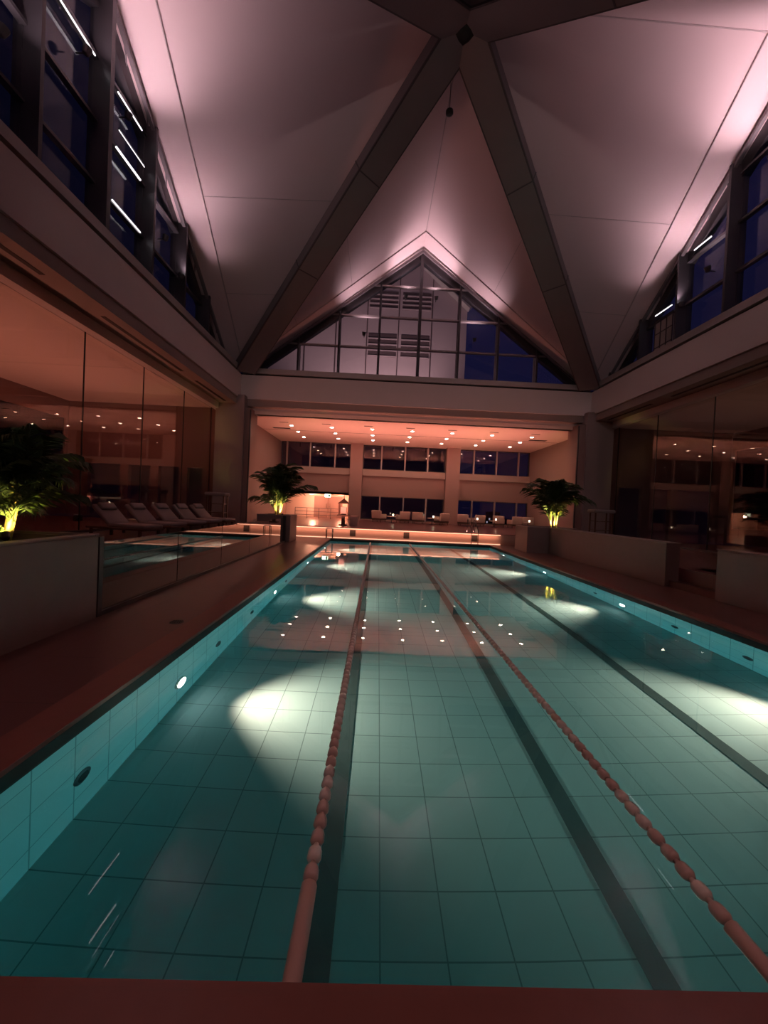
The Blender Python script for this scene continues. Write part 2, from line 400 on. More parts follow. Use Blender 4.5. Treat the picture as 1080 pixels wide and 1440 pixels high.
for a, b, z0, z1, mu in ((LX0+0.1, -2.2, 4.5, LZ, (-7.2, -5.38, -3.44)), (-1.24, 5.25, 4.5, LZ, (0.21, 2.06, 3.85)), (6.3, LX1, 4.5, LZ, (7.5, 9.3, 11.05)),
                      (-1.24, 5.25, 0.62, 2.42, (0.21, 2.06, 3.85)), (6.3, LX1, 0.62, 2.42, (7.5, 9.3, 11.05))):
    bm = BM(); box(bm, a, b, YB+0.08, YB+0.1, z0, z1); wn = struct('window_%d' % n, bm, M_GWIN); n += 1
    bm = BM(); box(bm, a, b, YB+0.02, YB+0.16, z0, z0+0.06); box(bm, a, b, YB+0.02, YB+0.16, z1-0.06, z1)
    box(bm, a, a+0.06, YB+0.02, YB+0.16, z0, z1); box(bm, b-0.06, b, YB+0.02, YB+0.16, z0, z1)
    obj('window_frame', bm, M_DARKST, wn)
    for x in mu:
        bm = BM(); box(bm, x-0.055, x+0.055, YB-0.04, YB+0.16, z0, z1); obj('mullion', bm, M_MULL, wn)
# lit entrance recess in the left bay
bm = BM(); box(bm, LX0, -2.0, 33.0, 33.2, DZ, 2.5); struct('wall_recess_far', bm, M_CEIL)
bm = BM(); box(bm, -2.2, -2.0, YB+0.3, 33.0, DZ, 2.5); struct('wall_recess_right', bm, M_CEIL)
bm = BM(); box(bm, LX0, -2.0, YB, 33.2, 2.42, 2.6); struct('ceiling_recess', bm, M_CEIL)
bm = BM(); rbox(bm, -5.35, -4.17, 32.93, 33.0, DZ, 2.28, 0.01, 1); d1 = struct('door_1', bm, M_PAINT)
bm = BM(); tube(bm, [(-4.3, 32.88, 1.3), (-4.3, 32.88, 1.7)], 0.015); obj('door_handle', bm, M_CHROME, d1)
bm = BM(); rbox(bm, -4.13, -2.95, 32.93, 33.0, DZ, 2.28, 0.01, 1); d2 = struct('door_2', bm, M_PAINT)
bm = BM(); tube(bm, [(-4.0, 32.88, 1.3), (-4.0, 32.88, 1.7)], 0.015); obj('door_handle', bm, M_CHROME, d2)
# big thin lines across the lounge ceiling
bm = BM(); box(bm, LX0, LX1, 25.55, 25.6, LZ-0.005, LZ+0.002); obj('ceiling_joint', bm, M_VENT, lc)

# ------------------------------------------------------------------ roof: eight fabric planes, ridges, beams
ZC, ZG, ZK = 16.5, 16.3, 8.95
C = Vector((CX, CY, ZC))
G = {'far': Vector((CX, YF-0.45, ZG)), 'left': Vector((XL+0.45, CY, ZG)), 'right': Vector((XR-0.45, CY, ZG)), 'near': Vector((CX, YN+0.45, ZG))}
K = {'fl': Vector((XL, YF, ZK)), 'fr': Vector((XR, YF, ZK)), 'nl': Vector((XL, YN, ZK)), 'nr': Vector((XR, YN, ZK))}
sides = {'far': ('fl', 'fr'), 'left': ('nl', 'fl'), 'right': ('fr', 'nr'), 'near': ('nr', 'nl')}
OUT = {'far': Vector((0, 1, 0)), 'left': Vector((-1, 0, 0)), 'right': Vector((1, 0, 0)), 'near': Vector((0, -1, 0))}
roof = None
for s, (ka, kb) in sides.items():
    bm = BM()
    for k in (ka, kb):
        poly_solid(bm, [C, G[s], K[k]], (0, 0, 0.12))
        # rake soffit: from the fabric's edge out to the glass
        e = OUT[s]*1.7
        poly_solid(bm, [G[s], K[k], K[k]+e*0.7+Vector((0, 0, -0.1)), G[s]+e+Vector((0, 0, -0.05))], (0, 0, 0.12))
    r = struct('ceiling_roof_'+s, bm, M_FABRIC)
    for k in (ka, kb):                                                        # fabric seams and the edge cable
        for t in (0.34, 0.67):
            a = C.lerp(G[s], t); b = C.lerp(K[k], t) if False else K[k].lerp(G[s], t)
            A = C.lerp(K[k], 1-t*0.9); B = G[s].lerp(K[k], 1-t*0.9)
            bm = BM(); tube(bm, [A+Vector((0, 0, -0.015)), B+Vector((0, 0, -0.015))], 0.009, 5); obj('seam', bm, M_SEAM, r)
        bm = BM(); tube(bm, [G[s]-OUT[s]*0.05+Vector((0, 0, -0.03)), K[k]-OUT[s]*0.05+Vector((0, 0, -0.03))], 0.03, 6); obj('edge_cable', bm, M_SEAM, r)
    bm = BM(); tube(bm, [C+Vector((0, 0, -0.02)), G[s]+Vector((0, 0, -0.02))], 0.02, 6); obj('ridge_seam', bm, M_SEAM, r)
bi = 0
for k in ('fl', 'fr', 'nl', 'nr'):
    P0 = K[k] + (Vector((CX, CY, K[k].z)) - K[k]).normalized()*0.35 + Vector((0, 0, -0.25))
    P1 = C + (K[k]-C).normalized()*0.1 + Vector((0, 0, -0.5))
    bm = BM(); beam(bm, P0, P1, 0.95, 0.55)
    b = struct('roof_beam_%s' % {'fl': 'far_left', 'fr': 'far_right', 'nl': 'near_left', 'nr': 'near_right'}[k], bm, M_STEEL)
    d = (P1-P0).normalized(); a = d.cross(Vector((0, 0, 1))).normalized(); up = a.cross(d)
    for sg in (-1, 1):
        bm = BM(); beam(bm, P0+a*sg*0.50-up*0.24, P1+a*sg*0.50-up*0.24, 0.05, 0.06); obj('edge_rail', bm, M_DARKST, b)
    for t in (0.42, 0.70):
        q = P0.lerp(P1, t); bm = BM(); beam(bm, q-d*0.02, q+d*0.02, 0.98, 0.58); obj('joint_band', bm, M_DARKST, b)
    bm = BM(); lathe(bm, [(0.5, PZ-0.02), (0.5, PZ+0.06), (0.32, PZ+0.25), (0.3, ZK-0.1)], 12, Matrix.Translation((P0.x, P0.y, 0))); obj('shoe', bm, M_DARKST, b)
bm = BM(); lathe(bm, [(0.12, ZC-0.95), (0.6, ZC-0.85), (0.9, ZC-0.55), (0.8, ZC-0.2)], 8, Matrix.Translation((CX, CY, 0))); struct('trim_6', bm, M_BLACK)

# ------------------------------------------------------------------ glazed gables
def gable(s, num):
    """mullion grid in the plane one pace outside the parapet"""
    o = OUT[s]; c = G[s]+o*1.55; c.z = 0
    u = Vector((1, 0, 0)) if s in ('far', 'near') else Vector((0, 1, 0))
    H = W = (XR-XL)/2+0.2; z0 = PZ; za = 16.15
    zt = lambda x: z0 + 0.1 + (za-z0-0.1)*(1-abs(x)/W)
    P = lambda x, z: c + u*x + Vector((0, 0, z))
    bm = BM(); poly_solid(bm, [P(-W, z0), P(W, z0), P(0, za)], o*0.02)
    g = struct('window_%d' % num, bm, M_GGAB)
    for k in range(-4, 5):
        x = 2.25*k
        if abs(x) > W-0.3: continue
        bm = BM(); beam(bm, P(x, z0), P(x, zt(x)), 0.13, 0.22, u); mo = obj('mullion', bm, M_DARKST, g)
        dp = 0.42 if s in ('left', 'right') else 0.22
        bm = BM(); beam(bm, P(x, z0)-o*(0.11+dp/2), P(x, zt(x)-0.05)-o*(0.11+dp/2), 0.10 if k else 0.16, dp, u); obj('fin', bm, M_DARKST, mo)
    for z in (10.62, 12.37, 14.12):
        hw = W*(1-(z-z0-0.1)/(za-z0-0.1))
        bm = BM(); beam(bm, P(-hw, z)-o*0.12, P(hw, z)-o*0.12, 0.17, 0.09, o); obj('transom', bm, M_MULL if s == 'far' else M_DARKST, g)
    for sg in (-1, 1):
        bm = BM(); beam(bm, P(sg*W, z0-0.05), P(0, za-0.15), 0.30, 0.62, o); obj('rake_frame', bm, M_DARKST, g)
        bm = BM(); beam(bm, P(sg*(W-0.1), z0+0.0)-o*0.4, P(0, za-0.15)-o*0.4, 0.12, 0.12, o); ch = obj('truss_chord', bm, M_STEEL, g)
        for q in range(1, 8):
            t0, t1 = q/8.0, (q+0.5)/8.0
            a0 = P(sg*W, z0+0.1).lerp(P(0, za), t0)-o*0.1; a1 = P(sg*(W-0.1), z0).lerp(P(0, za-0.15), t1)-o*0.4
            bm = BM(); tube(bm, [a0, a1], 0.025, 6); obj('truss_tie', bm, M_STEEL, ch)
    bm = BM(); beam(bm, P(-W, z0+0.07), P(W, z0+0.07), 0.2, 0.14, o); obj('bottom_rail', bm, M_DARKST, g)
    return g, P, u, o
gab = {}
for s, num in (('far', 20), ('left', 21), ('right', 22)): gab[s] = gable(s, num)
gab['near'] = gable('near', 23)

# ------------------------------------------------------------------ low walls, balustrade, planters
def planter(label, x0, x1, y0, y1, z1, soil=True):
    t = thing('planter', label, 'planter', ((x0+x1)/2, (y0+y1)/2, 0))
    hx, hy = (x1-x0)/2, (y1-y0)/2; th = 0.12
    bm = BM()
    box(bm, -hx, hx, -hy, -hy+th, 0, z1); box(bm, -hx, hx, hy-th, hy, 0, z1)
    box(bm, -hx, -hx+th, -hy+th, hy-th, 0, z1); box(bm, hx-th, hx, -hy+th, hy-th, 0, z1)
    obj('planter_box', bm, M_LOWW, t)
    bm = BM()
    for sg in (-1, 1):
        rbox(bm, -hx-0.01, hx+0.01, sg*hy-0.07 if sg > 0 else -hy-0.01, hy+0.01 if sg > 0 else -hy+0.13, z1, z1+0.03, 0.006, 1)
        rbox(bm, sg*hx-0.13 if sg > 0 else -hx-0.01, hx+0.01 if sg > 0 else -hx+0.13, -hy+0.13, hy-0.07, z1, z1+0.03, 0.006, 1)
    obj('rim', bm, M_COL, t)
    bm = BM(); box(bm, -hx+th, hx-th, -hy+th, hy-th, z1-0.25, z1-0.06); obj('soil', bm, M_SOIL, t)
    return t
planter('long stone planter by the dark left deck, nearest the camera, holding a lit palm', -5.75, WL, -1.6, 5.28, 1.12)
planter('small stone planter under the palm before the lit entrance recess', -5.0, -3.6, 16.2, 17.5, 1.10)
planter('stone planter under the palm at the right end of the raised deck', 6.4, 8.5, 16.1, 17.5, 1.08)
# dark glass balustrade on the left
t = thing('balustrade', 'dark reflective glass balustrade mirroring the pool along the left deck', 'balustrade', (WL-0.06, 10.6, 0))
for k in range(5):
    bm = BM(); rbox(bm, -0.012, 0.012, -5.2+k*2.1, -3.12+k*2.1, 0.02, 1.02, 0.004, 1); obj('glass_panel', bm, M_GBAL, t)
bm = BM(); box(bm, -0.05, 0.05, -5.22, 5.4, 0, 0.06); obj('base_channel', bm, M_DARKST, t)
bm = BM(); box(bm, -0.06, 0.06, -5.29, -5.21, 0, 1.1); obj('post', bm, M_DARKST, t)
bm = BM(); box(bm, -0.06, 0.06, 5.4, 5.48, 0, 1.1); obj('post', bm, M_DARKST, t)
# stone parapets on the right with the step opening between
for y0, y1, lab in ((9.5, 16.0, 'low stone wall between the step opening and the far right palm'), (-1.6, 8.06, 'low dark stone wall at the right edge, this side of the step opening')):
    t = thing('low_wall', lab, 'wall', (WR+0.18, (y0+y1)/2, 0)); h = (y1-y0)/2
    bm = BM(); rbox(bm, -0.18, 0.18, -h, h, 0, 1.08, 0.006, 1); obj('wall_body', bm, M_LOWW, t)
    bm = BM(); rbox(bm, -0.2, 0.2, -h-0.01, h+0.01, 1.08, 1.11, 0.006, 1); obj('coping', bm, M_COL, t)
t = thing('stair', 'dark stone steps in the opening between the right low walls', 'steps', (WR+0.1, 8.78, 0))
for k in range(3):
    bm = BM(); box(bm, 0.3*k, 1.2, -0.70, 0.70, 0.0+k*0.16, 0.16+k*0.16); obj('step', bm, M_DECK, t)

# ================================================================== THINGS
# underwater lights, four on each long wall
def pool_light(x, y, sg, label):
    t = thing('underwater_light', label, 'pool light', (x, y, -0.90), 0, 'underwater lights in the pool walls')
    R = Matrix.Rotation(PI/2*sg, 4, 'Y')
    bm = BM(); lathe(bm, [(0.115, 0.0), (0.115, 0.015), (0.095, 0.025), (0.095, 0.0)], 20, R); obj('ring', bm, M_CHROME, t)
    bm = BM(); lathe(bm, [(0.09, 0.0), (0.09, 0.012), (0.05, 0.018)], 20, R); obj('lens', bm, M_LENS, t)
    L = light('SPOT', 'underwater spot', (x+sg*0.035, y, -0.90), 1320, (1.0, 0.47, 0.325), (x+sg*3.0, y, -0.38), 0.03, 94, 0.88)
    return t
for i, y in enumerate((4.45, 8.5, 12.5, 16.6)):
    pool_light(PX0, y, 1, ['round lamp glowing in the left pool wall, nearest the camera', 'left pool wall lamp, second from the camera', 'left pool wall lamp, third from the camera', 'left pool wall lamp nearest the far end'][i])
for i, y in enumerate((4.5, 8.5, 12.5, 16.6)):
    pool_light(PX1, y, -1, ['right pool wall lamp beyond the right picture edge', 'right pool wall lamp, nearest one in view', 'right pool wall lamp, middle one of three in view', 'right pool wall lamp nearest the far end'][i])
def inlet(x, y, sg, label):
    R = Matrix.Rotation(PI/2*sg, 4, 'Y')
    t = thing('water_inlet', label, 'inlet', (x, y, -0.86), 0, 'dark water inlets in the pool walls')
    bm = BM(); lathe(bm, [(0.085, 0.0), (0.085, 0.006), (0.07, 0.012)], 18, R); obj('flange', bm, M_DARKST, t)
    bm = BM(); lathe(bm, [(0.055, 0.012), (0.05, 0.016)], 14, R); obj('nozzle', bm, M_BLACK, t)
for i, y in enumerate((2.98, 5.52, 7.0, 9.6)):
    inlet(PX0, y, 1, 'round dark inlet low in the left pool wall, %s from the camera' % ORD[i])
for i, y in enumerate((5.59, 7.0, 9.6)):
    inlet(PX1, y, -1, 'round dark inlet in the right pool wall, %s in view' % ORD[i])

# lane ropes
def lane_rope(x, label, y0, y1, sl):
    t = thing('lane_rope', label, 'lane rope', (x, 0, WZ))
    bm = BM(); tube(bm, [(0, PY0+0.02, 0.004), (0, PY1-0.02, 0.004)], 0.008, 6); obj('cable', bm, M_CABLE, t)
    bm = BM(); lathe(bm, [(0.02, 0), (0.038, 0.01), (0.038, sl-0.01), (0.02, sl)], 12, Matrix.Translation((0, PY0+0.03, 0.004)) @ Matrix.Rotation(-PI/2, 4, 'X')); obj('sleeve', bm, M_SLEEVE, t, True)
    R = Matrix.Rotation(-PI/2, 4, 'X'); me = None
    prof = [(0.014, 0.0), (0.030, 0.004), (0.038, 0.018), (0.036, 0.06), (0.026, 0.076), (0.015, 0.082), (0.015, 0.1)]
    bm = BM(); lathe(bm, prof, 10, R); f0 = obj('float', bm, M_ORANGE, t, True)
    bm = BM(); lathe(bm, prof, 10, R); f1 = obj('float', bm, M_WHITEF, t, True)
    y = PY0+0.03+sl+0.01; k = 0; rest = BM()
    while y < PY1-0.2:
        src = f0 if k % 8 < (5 if y < 3.4 else 0) else f1  # far floats all white: the pool's glow put into their colour
        if k == 0: f0.location = (0, y, 0.006)
        elif k == 1: f1.location = (0, y, 0.006); f1['label'] = 'white float'
        elif k < 99:
            c = src.copy(); COL.objects.link(c); c.parent = t; c.location = (0, y, 0.006)
            if src is f1: c['label'] = 'white float'
        else: lathe(rest, prof, 8, Matrix.Translation((0, y, 0.006)) @ R)
        y += 0.102; k += 1
    r = obj('float_row', rest, M_WHITEF, t, True); r['kind'] = 'stuff'
    bm = BM(); tube(bm, [(0, PY1-0.16, 0.01), (0, PY1-0.05, 0.01)], 0.02, 8); obj('tensioner', bm, M_CHROME, t)
lane_rope(-0.24, 'pink and white lane rope above the dark stripe left of centre', 0, 0, 0.44)
lane_rope(1.67, 'pink and white lane rope running to the lower right corner', 0, 0, 0.30)

# deck drains
for px, py, lab in ((-2.64, 5.24, 'small dark floor drain farther along the left deck'), (-2.68, 2.6, 'small dark floor drain on the left deck nearest the camera')):
    t = thing('floor_drain', lab, 'drain', (px, py, 0.0))
    bm = BM(); lathe(bm, [(0.09, 0.0005), (0.09, 0.005), (0.075, 0.006)], 20); obj('drain_ring', bm, M_DARKST, t)
    bm = BM()
    for k in range(-2, 3): box(bm, k*0.028-0.008, k*0.028+0.008, -0.055, 0.055, 0.0061, 0.008)
    obj('drain_grate', bm, M_BLACK, t)

# lounge downlights, three rows of seven
row_n = ['front', 'middle', 'rear']; col_n = ['first', 'second', 'third', 'fourth', 'fifth', 'sixth', 'seventh']
for j, y in enumerate((24.0, 26.0, 28.0)):
    for i in range(7):
        x = -5.5+2.5*i
        t = thing('ceiling_downlight', 'round downlight in the lounge ceiling, %s row, %s from the left' % (row_n[j], col_n[i]), 'downlight', (x, y, LZ), 0, 'downlights in the lounge ceiling')
        bm = BM(); lathe(bm, [(0.13, 0.0), (0.13, -0.012), (0.10, -0.016), (0.10, 0.0)], 18); obj('bezel', bm, M_CEIL, t)
        bm = BM(); lathe(bm, [(0.098, -0.004), (0.07, -0.02)], 18); obj('lamp_face', bm, M_DOT, t)
        light('SPOT', 'lounge downlight', (x, y, LZ-0.04), 6, (1.0, 0.34, 0.24), (x, y, 0), 0.06, 150, 0.6)
for i in range(7):
    x = -5.75+2.52*i
    t = thing('ceiling_vent', 'small dark slot vent in front of the %s downlight column from the left' % col_n[i], 'vent', (x, 23.1, LZ), 0, 'slot vents in the lounge ceiling')
    bm = BM(); box(bm, -0.26, 0.26, -0.05, 0.05, -0.012, 0.0); obj('vent_frame', bm, M_VENT, t)
for x, lab in ((-6.35, 'long dark air grille at the left end of the lounge ceiling'), (10.3, 'long dark air grille at the right end of the lounge ceiling')):
    t = thing('ceiling_grille', lab, 'vent', (x, 25.0, LZ))
    bm = BM(); box(bm, -0.55, 0.55, -0.16, 0.16, -0.012, 0.0); obj('grille_frame', bm, M_VENT, t)
    bm = BM()
    for k in range(-3, 4): box(bm, -0.5, 0.5, k*0.04-0.006, k*0.04+0.006, -0.02, -0.012)
    obj('louvres', bm, M_DARKST, t)

# LED strips: under the deck's nosing and at the foot of the riser
for nm, y0, y1, z0, z1, lab in (('upper', YR-0.085, YR-0.055, DZ-0.035, DZ-0.01, 'thin warm light strip under the edge of the raised deck'),
                                ('lower', YR-0.10, YR-0.07, 0.004, 0.022, 'thin warm light strip at the foot of the raised deck')):
    bm = BM(); box(bm, -6.9, 6.3, y0, y1, z0, z1); o = obj('light_strip', bm, M_STRIP); tag(o, lab, 'light strip')

# roof floods on the far and side gables, fill floods on the near one
for s in ('far', 'left', 'right', 'near'):
    g, P, u, o = gab[s]
    for q, (x, z) in enumerate({'near': ((-5.0, 9.6), (5.0, 9.6)), 'far': ((-3.1, 11.3), (-0.85, 13.5), (0.85, 13.5), (3.1, 11.3))}.get(s, ((-3.1, 11.3), (-0.85, 13.5), (0.85, 13.5), (3.1, 11.3), (4.3, 10.6), (-4.3, 10.6)))):
        where = {'far': ('outer left', 'inner left', 'inner right', 'outer right'), 'near': ('left', 'right')}.get(s, ('middle near', 'upper near', 'upper far', 'middle far', 'lowest far', 'lowest near'))[q]
        if s == 'right': where = ('middle far', 'upper far', 'upper near', 'middle near', 'lowest near', 'lowest far')[q] if u.y < 0 else where
        p = P(x, z) - o*0.45
        t = thing('floodlight', '%s floodlight on the mullions of the %s glass gable' % (where, s), 'floodlight', p, 0, 'floodlights on the glass gables')
        aim = Vector((-o.x, -o.y, 0))*0.30 + Vector((0, 0, 1.0)) - u*(0.10 if x > 0 else -0.10)
        if s == 'near': aim = Vector((CX-p.x*0.6, YF-p.y, -2.6)).normalized()  # unseen near pair, added to lift the far fascia and beams
        rot = aim.to_track_quat('Z', 'Y').to_matrix().to_4x4()
        bm = BM(); lathe(bm, [(0.06, -0.16), (0.08, -0.14), (0.11, 0.0), (0.11, 0.04), (0.09, 0.02)], 14, rot); obj('housing', bm, M_DARKST, t)
        bm = BM(); lathe(bm, [(0.088, 0.024), (0.06, 0.028)], 14, rot); obj('lens', bm, M_FLOOD, t)
        bm = BM(); tube(bm, [(0, 0, -0.1), tuple(o*0.30+Vector((0, 0, -0.12)))], 0.02, 6); obj('bracket', bm, M_DARKST, t)
        light('SPOT', 'roof flood', p+aim.normalized()*0.06, {'far': 165, 'left': 150, 'right': 215, 'near': 320}[s]*(0.5 if q > 3 else 1), (1.0, 0.68, 0.76) if s != 'near' else (1.0, 0.74, 0.71), p+aim, 0.03, 115 if s != 'near' else 95, 0.9)

# unseen warm downlights, added in the soffit to light the near deck
for i, x in enumerate((-4.5, 1.5, 7.5)):
    t = thing('unseen_downlight', 'unseen warm downlight in the soffit above the near deck, %s from the left' % ORD[i], 'downlight', (x, -0.3, 6.78), 0, 'downlights over the near deck')
    bm = BM(); lathe(bm, [(0.13, 0.0), (0.13, -0.012), (0.10, -0.016), (0.10, 0.0)], 18); obj('bezel', bm, M_CEIL, t)
    bm = BM(); lathe(bm, [(0.098, -0.004), (0.07, -0.02)], 18); obj('lamp_face', bm, M_CAND, t)
    light('SPOT', 'unseen downlight', (x, -0.3, 6.74), 130, (1.0, 0.52, 0.47), (x*0.9, 1.6, 0), 0.06, 120, 0.7)
# glowing bars standing in for light glints on the gable transoms
def glint_strip(s, u0, u1, z, label, r=0.018):
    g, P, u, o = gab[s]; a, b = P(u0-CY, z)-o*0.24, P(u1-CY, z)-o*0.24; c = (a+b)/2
    t = thing('glint_bar', label, 'transom glint', c, 0, 'glint bars on the gable transoms')
    bm = BM(); beam(bm, a-c+Vector((0, 0, 0.04)), b-c+Vector((0, 0, 0.04)), 0.05, 0.03, o); obj('glint_back', bm, M_DARKST, t)
    bm = BM(); tube(bm, [a-c, b-c], r, 8); obj('glint_tube', bm, M_GLINT, t)
glint_strip('left', 9.85, 11.15, 13.95, 'slim white glint bar in the left gable, highest and nearest the camera')
glint_strip('left', 12.1, 13.3, 13.95, 'slim white glint bar in the left gable, highest of the column beyond the middle mullion')
glint_strip('left', 12.2, 13.5, 12.90, 'thin white glint bar in the left gable just above the transom glint', 0.010)
glint_strip('left', 12.1, 13.3, 12.30, 'thick white glint bar in the left gable on the middle transom', 0.028)
glint_strip('left', 12.0, 13.4, 10.62, 'slim white glint bar in the left gable, lowest of the column beyond the middle mullion')
glint_strip('right', 14.7, 15.5, 12.60, 'slim white glint bar on the transom of the right gable')
t = thing('grid_panel', 'pale gridded panel standing in the right gable window', 'panel', (XR+0.93, 17.05, PZ+0.02))
bm = BM(); box(bm, -0.02, 0.02, -0.55, 0.55, 0.0, 1.9); obj('panel_sheet', bm, M_CAP, t)
bm = BM()
for q in range(4): box(bm, -0.05, -0.02, -0.55+q*0.355, -0.52+q*0.355, 0, 1.9)
for q in range(4): box(bm, -0.05, -0.02, -0.55, 0.55, q*0.62, q*0.62+0.03)
obj('panel_grid', bm, M_DARKST, t)
glint_strip('right', 16.55, 17.55, 10.95, 'slim white glint bar over the gridded panel in the right gable')
# palms
def frond(L, droop, n=20, w=0.30, seed=0):
    """one arching feather leaf growing along +X from the origin; folded leaflets with thickness of their V"""
    rnd = random.Random(seed); bm = BM(); pts = []
    for i in range(n+1):
        t = i/n; pts.append(Vector((L*t*(1-0.25*droop*t*t), 0.03*math.sin(3*t+seed), L*(0.55*t - droop*t*t))))
    tube(bm, pts, [0.014*(1-0.8*i/n)+0.002 for i in range(n+1)], 5)
    for i in range(3, n+1):
        t = i/n; p = pts[i]; d = (pts[i]-pts[i-1]).normalized()
        ll = w*L*math.sin(PI*(0.15+0.80*t))*1.15
        for sg in (-1, 1):
            a = (Vector((0, sg, 0))*0.85 + d*0.75 + Vector((0, 0, -0.10-0.35*rnd.random()))).normalized()
            wd = d.cross(Vector((0, 0, 1)).cross(d)).normalized()
            m = p + a*ll*0.5 + Vector((0, 0, 0.03*L)); e = p + a*ll + Vector((0, 0, -0.10*L*rnd.random()-0.03))
            hw = 0.017*L+0.006; dd = d*hw; tk = Vector((0, 0, 0.006))
            v = [bm.verts.new(q) for q in (p-dd*0.5, p+dd*0.5, m+dd, m-dd, e)]
            u_ = [bm.verts.new(q+tk) for q in (p, m, e)]
            bm.faces.new((v[0], v[1], v[2], v[3])); bm.faces.new((v[3], v[2], v[4]))
            bm.faces.new((v[1], u_[0], u_[1], v[2])); bm.faces.new((u_[0], v[0], v[3], u_[1]))
            bm.faces.new((v[2], u_[1], v[4])); bm.faces.new((u_[1], v[3], v[4]))
    return bm
def palm(label, loc, H, L, nf, seed, canes=5, el=(20, 75), lo=0.35):
    rnd = random.Random(seed); t = thing('potted_palm', label, 'palm', loc)
    protos = []
    tops = []
    for c in range(canes):
        a = 2*PI*c/canes+rnd.random(); r0 = 0.10; lean = 0.22
        p = [Vector((r0*math.cos(a)*(1+lean*5*k/5), r0*math.sin(a)*(1+lean*5*k/5), H*(0.8+0.25*(c % 2))*k/5)) for k in range(6)]
        bm = BM(); tube(bm, p, [0.033-0.003*k for k in range(6)], 8); obj('cane', bm, M_STEM, t, True); tops.append(p)
    for i in range(nf):
        p = tops[i % canes]; q = p[-1] if i < nf*(1-lo) else p[2]
        az = 2*PI*(i*0.381966)+rnd.random()*0.4; e = math.radians(rnd.uniform(*el)); ll = L*rnd.uniform(0.75, 1.1)
        if i < 5: f = obj('frond', frond(1.0, rnd.uniform(0.45, 0.75), 20, 0.30, seed*10+i), M_LEAF, t); protos.append(f)
        else:
            f = protos[i % 5].copy(); COL.objects.link(f); f.parent = t
        f.location = q; f.scale = (ll,)*3; f.rotation_euler = (0, -e*0.75, az)
    return t
palm('dark palm with a yellow lit base in front of the bright entrance recess', (-4.30, 16.85, 1.04), 1.0, 1.65, 30, 3, el=(25, 95))
palm('dark palm glowing yellow at its base beside the right corner column', (7.80, 16.8, 1.02), 1.15, 1.7, 32, 5, el=(30, 95))
palm('large palm lit yellow from below at the left picture edge', (-4.62, 4.80, 1.06), 0.75, 1.0, 38, 8, 9, lo=0.35, el=(0, 80))
def shrub(label, loc, r, seed):
    rnd = random.Random(seed); t = thing('round_shrub', label, 'shrub', loc); bm = BM()
    for k in range(420):
        z = rnd.uniform(-0.25, 1); a = rnd.uniform(0, 2*PI); q = math.sqrt(max(0, 1-z*z)); nrm = Vector((q*math.cos(a), q*math.sin(a), z))
        p = nrm*r*rnd.uniform(0.8, 1.02)+Vector((0, 0, r*0.75)); s_ = nrm.cross(Vector((rnd.random(), rnd.random(), rnd.random()))).normalized(); f_ = (nrm*0.6+s_.cross(nrm)*0.8).normalized()
        l_ = r*0.22
        v = [bm.verts.new(x) for x in (p, p+f_*l_*0.5+s_*l_*0.28, p+f_*l_, p+f_*l_*0.5-s_*l_*0.28)]
        w_ = bm.verts.new(p+f_*l_*0.5+nrm*0.006); bm.faces.new(v); bm.faces.new((v[0], v[1], w_)); bm.faces.new((v[1], v[2], w_)); bm.faces.new((v[2], v[3], w_)); bm.faces.new((v[3], v[0], w_))
    obj('leaf_ball', bm, M_BUSH, t)
    bm = BM(); tube(bm, [(0, 0, 0), (0, 0, r*0.7)], 0.02, 6); obj('stem', bm, M_STEM, t)
shrub('small round clipped shrub lit bright yellow green at the left picture edge', (-4.47, 4.48, 1.06), 0.15, 4)
def garden_spot(label, loc, aim, power, cone=90):
    t = thing('garden_spotlight', label, 'spotlight', loc); v = Vector(aim)-Vector(loc); rot = Matrix.Translation((0, 0, 0.10)) @ v.to_track_quat('Z', 'Y').to_matrix().to_4x4()
    bm = BM(); tube(bm, [(0, 0, 0), (0, 0, 0.1)], 0.012, 6); obj('spike', bm, M_DARKST, t)
    bm = BM(); lathe(bm, [(0.03, -0.06), (0.04, -0.05), (0.04, 0.03), (0.034, 0.02)], 12, rot); obj('housing', bm, M_DARKST, t)
    bm = BM(); lathe(bm, [(0.033, 0.021), (0.02, 0.023)], 12, rot); obj('lens', bm, M_YEL, t)
    light('SPOT', 'garden spot', Vector(loc)+Vector((0, 0, 0.1))+v.normalized()*0.04, power, (1.0, 0.78, 0.22), aim, 0.03, cone, 0.5)
garden_spot('yellow spotlight at the foot of the palm by the entrance recess', (-4.02, 16.55, 1.04), (-4.3, 16.9, 1.6), 280, 75)
garden_spot('yellow spotlight at the foot of the palm by the right corner column', (7.62, 16.45, 1.02), (7.80, 16.85, 1.5), 330, 75)
garden_spot('yellow spotlight at the foot of the palm at the left picture edge', (-4.30, 4.55, 1.06), (-4.65, 4.85, 1.5), 110, 80)

